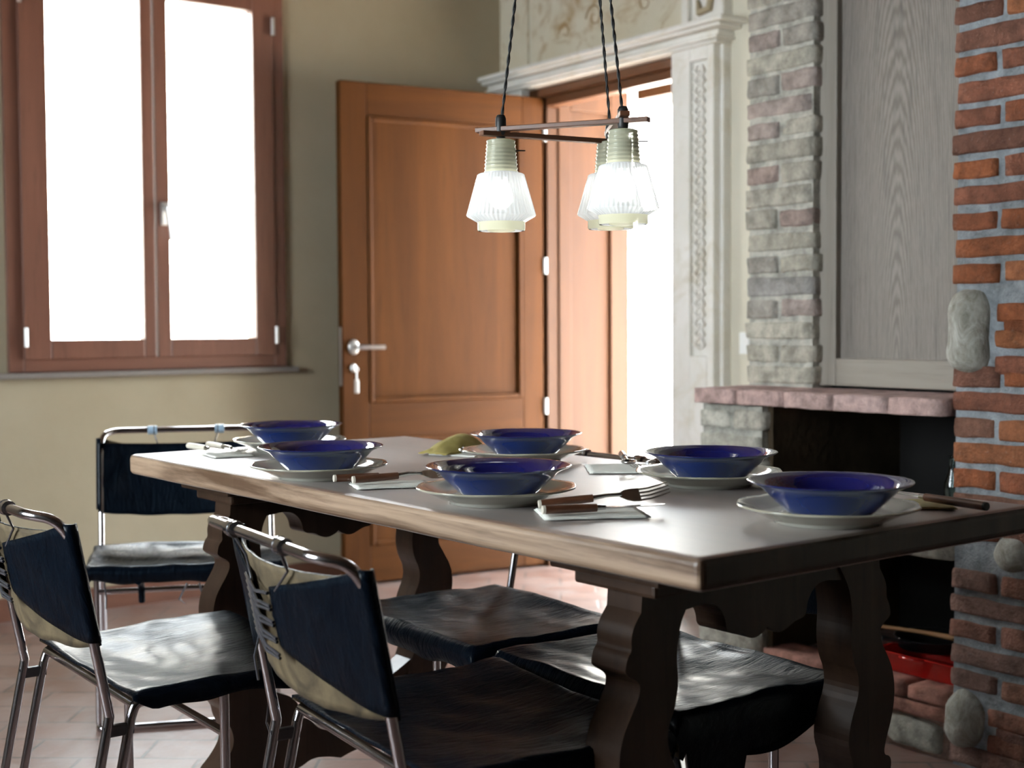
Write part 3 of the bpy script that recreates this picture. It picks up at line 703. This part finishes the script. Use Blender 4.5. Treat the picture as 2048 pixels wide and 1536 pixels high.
# ------------------------------------------------------------------ cutlery and napkins
def frame2(x0, y0, x1, y1, z=TZ):
    a = math.atan2(y1-y0, x1-x0); return (x0, y0, z), a
def cutlery(kind, x0, y0, x1, y1, lb, z=.803, tilt=0., end='ivory', wd='handle_wood', roll=0., hl=.085):
    """origin at the handle's butt end, lying along +x"""
    loc, a = frame2(x0, y0, x1, y1, z); o = empty('table_'+kind, lb, kind, loc, a, 'wood-handled cutlery'); o.rotation_euler = (roll, -tilt, a)
    h = MB(); h.tube([(.004, 0, 0), (hl*.5, 0, 0), (hl, 0, 0)], [.0068, .0070, .0062], 16); ho = h.build('handle', M[wd], o)
    h = MB(); h.tube([(0, 0, 0), (.0042, 0, 0)], [.0064, .0068], 16); h.build('end_cap', M[end], ho)
    if kind == 'knife':
        h = MB(); h.tube([(hl, 0, 0), (hl+.014, 0, 0)], [.0045, .0035], 10)
        pr = [(hl+.012, -.004), (hl+.03, -.007), (hl+.085, -.0078), (hl+.105, -.004), (hl+.113, .004), (hl+.105, .0065), (hl+.02, .0058), (hl+.012, .003)]
        h.add([(x, y, z_) for z_ in (-.0007, .0007) for x, y in pr], [tuple(range(8)), tuple(range(15, 7, -1))]+[(i, (i+1) % 8, 8+(i+1) % 8, 8+i) for i in range(8)])
        h.build('blade', M['steel'], o)
    elif kind == 'fork':
        h = MB(); h.tube([(hl, 0, 0), (hl+.02, 0, .003), (hl+.045, 0, .001)], [.0042, .003, .0035], 10)
        prof = [(hl+.042, .004, .001), (hl+.052, .010, -.001), (hl+.062, .0125, -.003), (hl+.075, .0125, -.004)]
        vs = []
        for (x, w_, z_) in prof: vs += [(x, -w_, z_), (x, w_, z_), (x, w_, z_-.0016), (x, -w_, z_-.0016)]
        fs = []
        for i in range(3):
            b0 = i*4; fs += [(b0, b0+1, b0+5, b0+4), (b0+1, b0+2, b0+6, b0+5), (b0+2, b0+3, b0+7, b0+6), (b0+3, b0, b0+4, b0+7)]
        fs += [(0, 3, 2, 1), (12, 13, 14, 15)]; h.add(vs, fs); hd = h.build('head', M['steel'], o)
        for k in range(4):
            yy = -.0106+.00707*k; q = MB(); q.tube([(hl+.074, yy, -.0048), (hl+.09, yy, -.004), (hl+.107, yy*.96, .001), (hl+.120, yy*.93, .006)], [.0016, .0015, .0014, .0007], 8); q.build('tine', M['steel'], hd)
    else:
        h = MB(); h.tube([(hl, 0, 0), (hl+.03, 0, .002), (hl+.055, 0, 0)], [.0042, .0028, .0035], 10)
        h.lathe([(0, -.006), (.008, -.005), (.014, -.002), (.0165, .002), (.0155, .002), (.013, -.001), (.007, -.0035), (0, -.0045)], 24, mat=Matrix.Translation((hl+.072, 0, 0)) @ Matrix.Diagonal((1.45, 1, 1, 1)))
        h.build('bowl', M['steel'], o)
    return o
def napkin(pts, mat, lb, lift=.0, seed=0, layers=2):
    P = [Vector((x, y, 0)) for x, y in pts]; c = sum(P, Vector())/4
    o = empty('napkin', lb, 'napkin', (c.x, c.y, TZ), 0, 'cloth napkins')
    for L_ in range(layers):
        m_ = MB(); z0 = .0008+L_*.0012
        def fn(u, v, L_=L_, z0=z0):
            sc = 1-.03*L_
            p = (P[0]*(1-u)*(1-v)+P[1]*(1-u)*v+P[2]*u*(1-v)+P[3]*u*v-c)*sc
            w_ = noise.noise(Vector((u*4+seed, v*4, L_)))
            return (p.x+.003*w_, p.y+.002*w_, z0+.0008+.0014*(w_+.5)*(.3+L_*.4)+lift*math.sin(u*PI)*math.sin(v*PI)*(L_+1)/layers)
        sheet(m_, fn, 18, 18, -.0015, 0, 0); m_.build('fold', mat, o)
    return o
def quad(cx, cy, ang, a, b_):
    ca, sa = math.cos(ang), math.sin(ang); return [(cx+ca*u-sa*v, cy+sa*u+ca*v) for u, v in ((-a, -b_), (-a, b_), (a, -b_), (a, b_))]
# middle place on the near side
napkin(quad(1.295, 1.580, -.50, .080, .055), M['napkin_white'], 'cream folded napkin under the knife and fork right of the middle near-side bowl', seed=1)
cutlery('knife', 1.207, 1.587, 1.285, 1.558, 'table knife with thick dark wooden handle, lying on the napkin nearest the table edge', z=.8045)
cutlery('fork', 1.240, 1.640, 1.322, 1.596, 'fork with dark wooden handle and tines raised, beside the knife nearest the table edge', z=.8045, tilt=.09, roll=.75)
# left place on the near side
napkin(quad(1.245, 2.085, -.35, .070, .045), M['napkin_white'], 'pale folded napkin between the two near-side bowls', seed=2)
cutlery('knife', 1.162, 2.148, 1.259, 2.128, 'table knife with dark wooden handle, half hidden behind a fork between the near-side bowls', z=.8045)
cutlery('fork', 1.176, 2.104, 1.267, 2.083, 'fork with brown wooden handle and broad tines between the near-side bowls', z=.8050, tilt=.04, roll=.5)
# far end
napkin(quad(1.250, 2.80, 1.45, .05, .045), M['napkin_white'], 'white napkin at the window end of the table, left of the farthest bowl', seed=3)
cutlery('knife', 1.222, 2.955, 1.230, 2.850, 'pale-handled knife at the far left corner of the table', z=.8045, end='ivory', wd='ivory')
cutlery('fork', 1.272, 2.960, 1.272, 2.870, 'pale-handled fork at the window end of the table, next to a knife', z=.8045, wd='ivory')
# far side, left
def olive_napkin():
    o = empty('napkin', 'olive green napkin folded in a raised roll beside the far-side bowl before the door', 'napkin', (1.690, 2.530, TZ), 0, 'cloth napkins')
    m_ = MB(); A = Vector((-.085, -.02, 0)); B = Vector((.06, .045, 0)); W_ = Vector((.045, -.10, 0))*.62
    def fn(u, v):
        p = A.lerp(B, u)+W_*(v-.5)*2*(.55+.3*u); h_ = .034*math.sin(v*PI)**.7*math.sin(min(1, u*1.25+.02)*PI*.5)*(1 if u < .85 else max(.25, (1-u)/.15))
        return (p.x, p.y, .0035+h_+.003*noise.noise(Vector((u*6, v*5, 0))))
    sheet(m_, fn, 24, 24, .002, 0, 0); m_.build('fold', M['napkin_olive'], o, shade='keep')
    m_ = MB(); m_.bbox(-.075, .065, -.085, .035, .0008, .0035, .001, mat=Matrix.Rotation(.42, 4, 'Z')); m_.build('underfold', M['napkin_white'], o)
olive_napkin()
cutlery('spoon', 1.725, 2.600, 1.655, 2.445, 'steel spoon resting on the olive napkin before the open door', z=.812, tilt=-.07, end='steel', wd='steel', hl=.07)
# far side, right
napkin(quad(1.755, 2.020, -.62, .085, .075), M['napkin_white'], 'white cloth napkin on the fireplace side between two bowls', lift=.006, seed=5)
cutlery('spoon', 1.780, 2.075, 1.700, 1.960, 'steel spoon crossing the white napkin on the fireplace side', z=.817, tilt=-.02, end='steel', wd='steel', hl=.06)
cutlery('fork', 1.862, 2.035, 1.778, 1.990, 'dark fork lying on the white napkin beside the fireplace-side bowl', z=.805, end='ivory', hl=.06)
# right-hand end
napkin(quad(1.755, 1.345, -.75, .060, .050), M['napkin_yellow'], 'yellowish napkin under the knife at the right-hand end of the table', seed=6)
cutlery('knife', 1.749, 1.205, 1.770, 1.340, 'knife with brown handle and black butt, right of the nearest bowl', z=.8045, end='rubber', hl=.125)

# ------------------------------------------------------------------ pendant lamp
lamp = empty('pendant_lamp', 'three ribbed glass shades hanging from dark wooden cross bars on twisted black cords', 'lamp', (1.56, 1.97, 1.434))
LP = [(1.455, 2.034, 1.252), (1.577, 1.832, 1.256), (1.690, 2.000, 1.262)]
prof = [(.0425, 0), (.0440, .002), (.0440, .0145), (.0450, .0160), (.0615, .0262), (.0630, .0285), (.0425, .1030), (.0400, .1050), (.0315, .1060), (.0312, .1075)]
neck = [(.0312, .1075)]
zz = .1075
for k in range(8):
    t_ = k/8; r0 = .0312-.0045*t_; neck += [(r0, zz+.0014), (r0-.0016, zz+.0030), (r0-.0014, zz+.0054), (r0-.0004, zz+.0068)]; zz += .0070
neck += [(.0262, zz+.002), (.020, zz+.004), (.005, zz+.0045)]
L0 = Vector((1.56, 1.97, 1.434)); apex = Vector((1.555, 1.965, 2.45))
for (x, y, z) in LP:
    p0 = Vector((x, y, z))-L0
    s_ = MB(); s_.lathe(prof[3:], 276, c=p0, rib=(1, 3, 6, .022)); shd = s_.build('shade', M['shade_clear'], lamp, shade='keep')
    s_ = MB(); s_.lathe([prof[0]]+prof[1:4], 96, c=p0); s_.build('shade_collar', M['shade_cream'], shd, shade='keep')
    s_ = MB(); s_.lathe(neck, 64, c=p0); s_.build('shade_neck', M['shade_cream'], shd, shade='keep')
    s_ = MB(); s_.tube([p0+Vector((0, 0, .098)), p0+Vector((0, 0, .150))], .015, 18); s_.tube([p0+Vector((0, 0, .166)), p0+Vector((0, 0, .190))], [.009, .006], 12)
    for k in range(3): s_.tube([p0+Vector((.016*math.cos(k*2.1), .016*math.sin(k*2.1), .092)), p0+Vector((.016*math.cos(k*2.1), .016*math.sin(k*2.1), .108))], .003, 8)
    skt = s_.build('socket', M['rubber'], lamp)
    s_ = MB(); s_.lathe([(0, .040), (.012, .043), (.021, .054), (.023, .064), (.018, .078), (.012, .090), (.011, .099), (0, .099)], 24, c=p0); s_.build('bulb', M['bulb'], skt)
    d_ = Vector((.809, -.588, 0)); s_ = MB(); s_.tube([p0+d_*(-.026)+Vector((0, 0, .147)), p0+d_*(-.016)+Vector((0, 0, .147))], .0012, 6); s_.tube([p0+d_*.026+Vector((0, 0, .147)), p0+d_*.045+Vector((0, 0, .147))], .0012, 6); s_.build('fixing_pin', M['rubber'], lamp)
    # twisted cord up to the ceiling hook
    a_ = p0+Vector((0, 0, .188)); b_ = apex-L0
    n_ = 150; dirv = (b_-a_).normalized(); e1 = dirv.cross(Vector((1, 0, 0))).normalized(); e2 = dirv.cross(e1); s_ = MB()
    for ph in (0, PI):
        s_.tube([a_.lerp(b_, i/n_)+(e1*math.cos(ph+i*.9)+e2*math.sin(ph+i*.9))*.0016 for i in range(n_+1)], .0017, 5)
    s_.build('cord', M['rubber'], lamp)
def stick(a, b_, zz, over=.05, w_=.009, h_=.0045):
    A = Vector((a[0], a[1], 0)); B = Vector((b_[0], b_[1], 0)); d = (B-A).normalized(); A = A-d*over; B = B+d*over; L_ = (B-A).length
    mat = Matrix.Translation(Vector((A.x-L0.x, A.y-L0.y, zz-L0.z))) @ Matrix.Rotation(math.atan2(d.y, d.x), 4, 'Z')
    s_ = MB(); s_.bbox(0, L_, -w_, w_, 0, h_*2, .0015, mat=mat); return s_.build('cross_bar', M['lamp_stick'], lamp)
stick(LP[0], LP[1], 1.434, .048); stick(LP[0], LP[2], 1.4245, .040); stick(LP[1], LP[2], 1.4435, .030)
for (x, y, z) in LP:
    s_ = MB(); s_.lathe([(0, -.012), (.008, -.012), (.010, -.004), (.010, .024), (.007, .030), (0, .030)], 16, c=(x-L0.x, y-L0.y, 0))
    s_.build('cable_gland', M['rubber'], lamp)
s_ = MB(); s_.tube([apex-L0, Vector((apex.x, apex.y, ZC))-L0], .004, 10); s_.lathe([(0, ZC-L0.z-.0), (.045, ZC-L0.z-.001), (.045, ZC-L0.z-.02), (.03, ZC-L0.z-.03), (0, ZC-L0.z-.03)], 24, c=(apex.x-L0.x, apex.y-L0.y, 0)); s_.build('ceiling_hook', M['rubber'], lamp)

# ------------------------------------------------------------------ things in the fireplace
pan = empty('roasting_pan', 'red enamel roasting pan on the hearth in the lower niche of the fireplace', 'pan', (2.93, 2.155, .172))
f = MB()
def ring_rect(a, b_, z, n=8, r_=.02):
    out = []
    for cx_, cy_, a0 in ((a-r_, b_-r_, 0), (-a+r_, b_-r_, PI/2), (-a+r_, -b_+r_, PI), (a-r_, -b_+r_, 1.5*PI)):
        for k in range(n): t_ = a0+PI/2*k/(n-1); out.append((cx_+r_*math.cos(t_), cy_+r_*math.sin(t_), z))
    return out
rings = [ring_rect(.085, .115, .001), ring_rect(.098, .128, .05), ring_rect(.106, .136, .052), ring_rect(.106, .136, .055), ring_rect(.094, .124, .052), ring_rect(.082, .112, .006)]
n_ = 32; vs = [p for r_ in rings for p in r_]
f.add(vs, [(i*n_+k, i*n_+(k+1) % n_, (i+1)*n_+(k+1) % n_, (i+1)*n_+k) for i in range(5) for k in range(n_)], 0, True); f.add(rings[0], [tuple(range(n_))[::-1]]); f.add(rings[-1], [tuple(range(n_))])
f.build('body', M['red_enamel'], pan)
f = MB(); f.tube([(-.106, -.03, .05), (-.128, -.025, .054), (-.128, .025, .054), (-.106, .03, .05)], .005, 8); f.build('handle', M['red_enamel'], pan)
ir = empty('iron_skillet', 'black iron skillet stacked on the red pan in the lower niche', 'skillet', (2.95, 2.19, .2285))
f = MB(); f.lathe([(0, 0), (.085, 0), (.098, .028), (.101, .030), (.096, .029), (.083, .004), (0, .004)], 40); f.build('pan_body', M['black_iron'], ir)
f = MB(); f.tube([(-.095, .0, .024), (-.135, .03, .034), (-.150, .045, .036)], [.007, .006, .008], 10); f.build('handle', M['black_iron'], ir)
wb = empty('wooden_spoon', 'brown wooden spoon lying across the iron skillet in the niche', 'spoon', (2.93, 2.20, .2615))
f = MB(); f.tube([(-.02, .13, .003), (0, 0, .006), (.0, -.09, .008)], [.005, .006, .008], 10); f.lathe([(0, -.004), (.018, 0), (.022, .006), (.015, .003), (0, .001)], 20, mat=Matrix.Translation((0, -.11, .010)) @ Matrix.Diagonal((1, 1.5, 1, 1))); f.build('handle_and_bowl', M['spoon_wood'], wb)
for i, (bx_, by_, h_, lb) in enumerate(((3.00, 2.17, .175, 'tall clear glass bottle in the fire opening, close to the brick pillar'), (3.08, 2.22, .150, 'shorter clear glass bottle in the fire opening, behind the tall one'))):
    bt = empty('glass_bottle', lb, 'bottle', (bx_, by_, .5545), 0, 'bottles in the fire opening')
    f = MB(); f.lathe([(0, 0), (.020, 0), (.022, .004), (.022, h_*.6), (.010, h_*.78), (.009, h_*.95), (.0115, h_*.96), (.0115, h_), (.007, h_), (.0065, h_*.78), (.019, h_*.58), (.019, .006), (0, .006)], 28); f.build('body', M['bottle'], bt)

# ------------------------------------------------------------------ light
wd = bpy.data.worlds.new('World'); bpy.context.scene.world = wd; wd.use_nodes = True
bg = wd.node_tree.nodes['Background']; bg.inputs['Color'].default_value = (.86, .95, 1.0, 1); bg.inputs['Strength'].default_value = 30.0
sl = bpy.data.lights.new('sun', 'SUN'); sl.energy = 450.; sl.angle = .009; sl.color = (1., .97, .92)
so_ = bpy.data.objects.new('sun', sl); C.objects.link(so_); so_.rotation_euler = Vector((.02, .8, -.6)).to_track_quat('-Z', 'Y').to_euler()
def portal(name, mat, sx, sy):
    l = bpy.data.lights.new(name, 'AREA'); l.shape = 'RECTANGLE'; l.size = sx; l.size_y = sy; l.cycles.is_portal = True
    o = bpy.data.objects.new(name, l); C.objects.link(o); o.matrix_world = mat
portal('portal_back', Matrix.Translation(((WX0+WX1)/2, YB+.38, 1.7)) @ Matrix.Rotation(-PI/2, 4, 'X'), 1.1, 1.6)
portal('portal_door', Matrix.Translation((XW+.49, (DY0+DY1)/2, 1.1)) @ Matrix.Rotation(PI/2, 4, 'Y'), 2.3, 1.05)
portal('portal_left', Matrix.Translation((XL-.32, (LY0+LY1)/2, (LZ0+LZ1)/2)) @ Matrix.Rotation(-PI/2, 4, 'Y'), 1.5, 1.6)

# ------------------------------------------------------------------ camera
yaw, pitch, roll = .6282, .0442, -.0057
fw = Vector((math.sin(yaw)*math.cos(pitch), math.cos(yaw)*math.cos(pitch), -math.sin(pitch)))
r0 = Vector((math.cos(yaw), -math.sin(yaw), 0)); u0 = r0.cross(fw)
rv = math.cos(roll)*r0+math.sin(roll)*u0; uv = -math.sin(roll)*r0+math.cos(roll)*u0
cd = bpy.data.cameras.new('Camera'); cam = bpy.data.objects.new('Camera', cd); C.objects.link(cam)
cam.matrix_world = Matrix(((rv.x, uv.x, -fw.x, 0), (rv.y, uv.y, -fw.y, 0), (rv.z, uv.z, -fw.z, 1.08), (0, 0, 0, 1)))
cd.sensor_width = 36; cd.lens = 2700/2048*36; cd.clip_start = .05
cd.dof.use_dof = True; cd.dof.focus_distance = 2.4; cd.dof.aperture_fstop = 4.0
sc = bpy.context.scene; sc.camera = cam
sc.view_settings.view_transform = 'Standard'; sc.view_settings.look = 'None'; sc.view_settings.exposure = .2; sc.view_settings.gamma = 1
sc.cycles.use_denoising = True; sc.cycles.max_bounces = 10; sc.cycles.diffuse_bounces = 6; sc.cycles.transparent_max_bounces = 16
sc.cycles.sample_clamp_indirect = 8
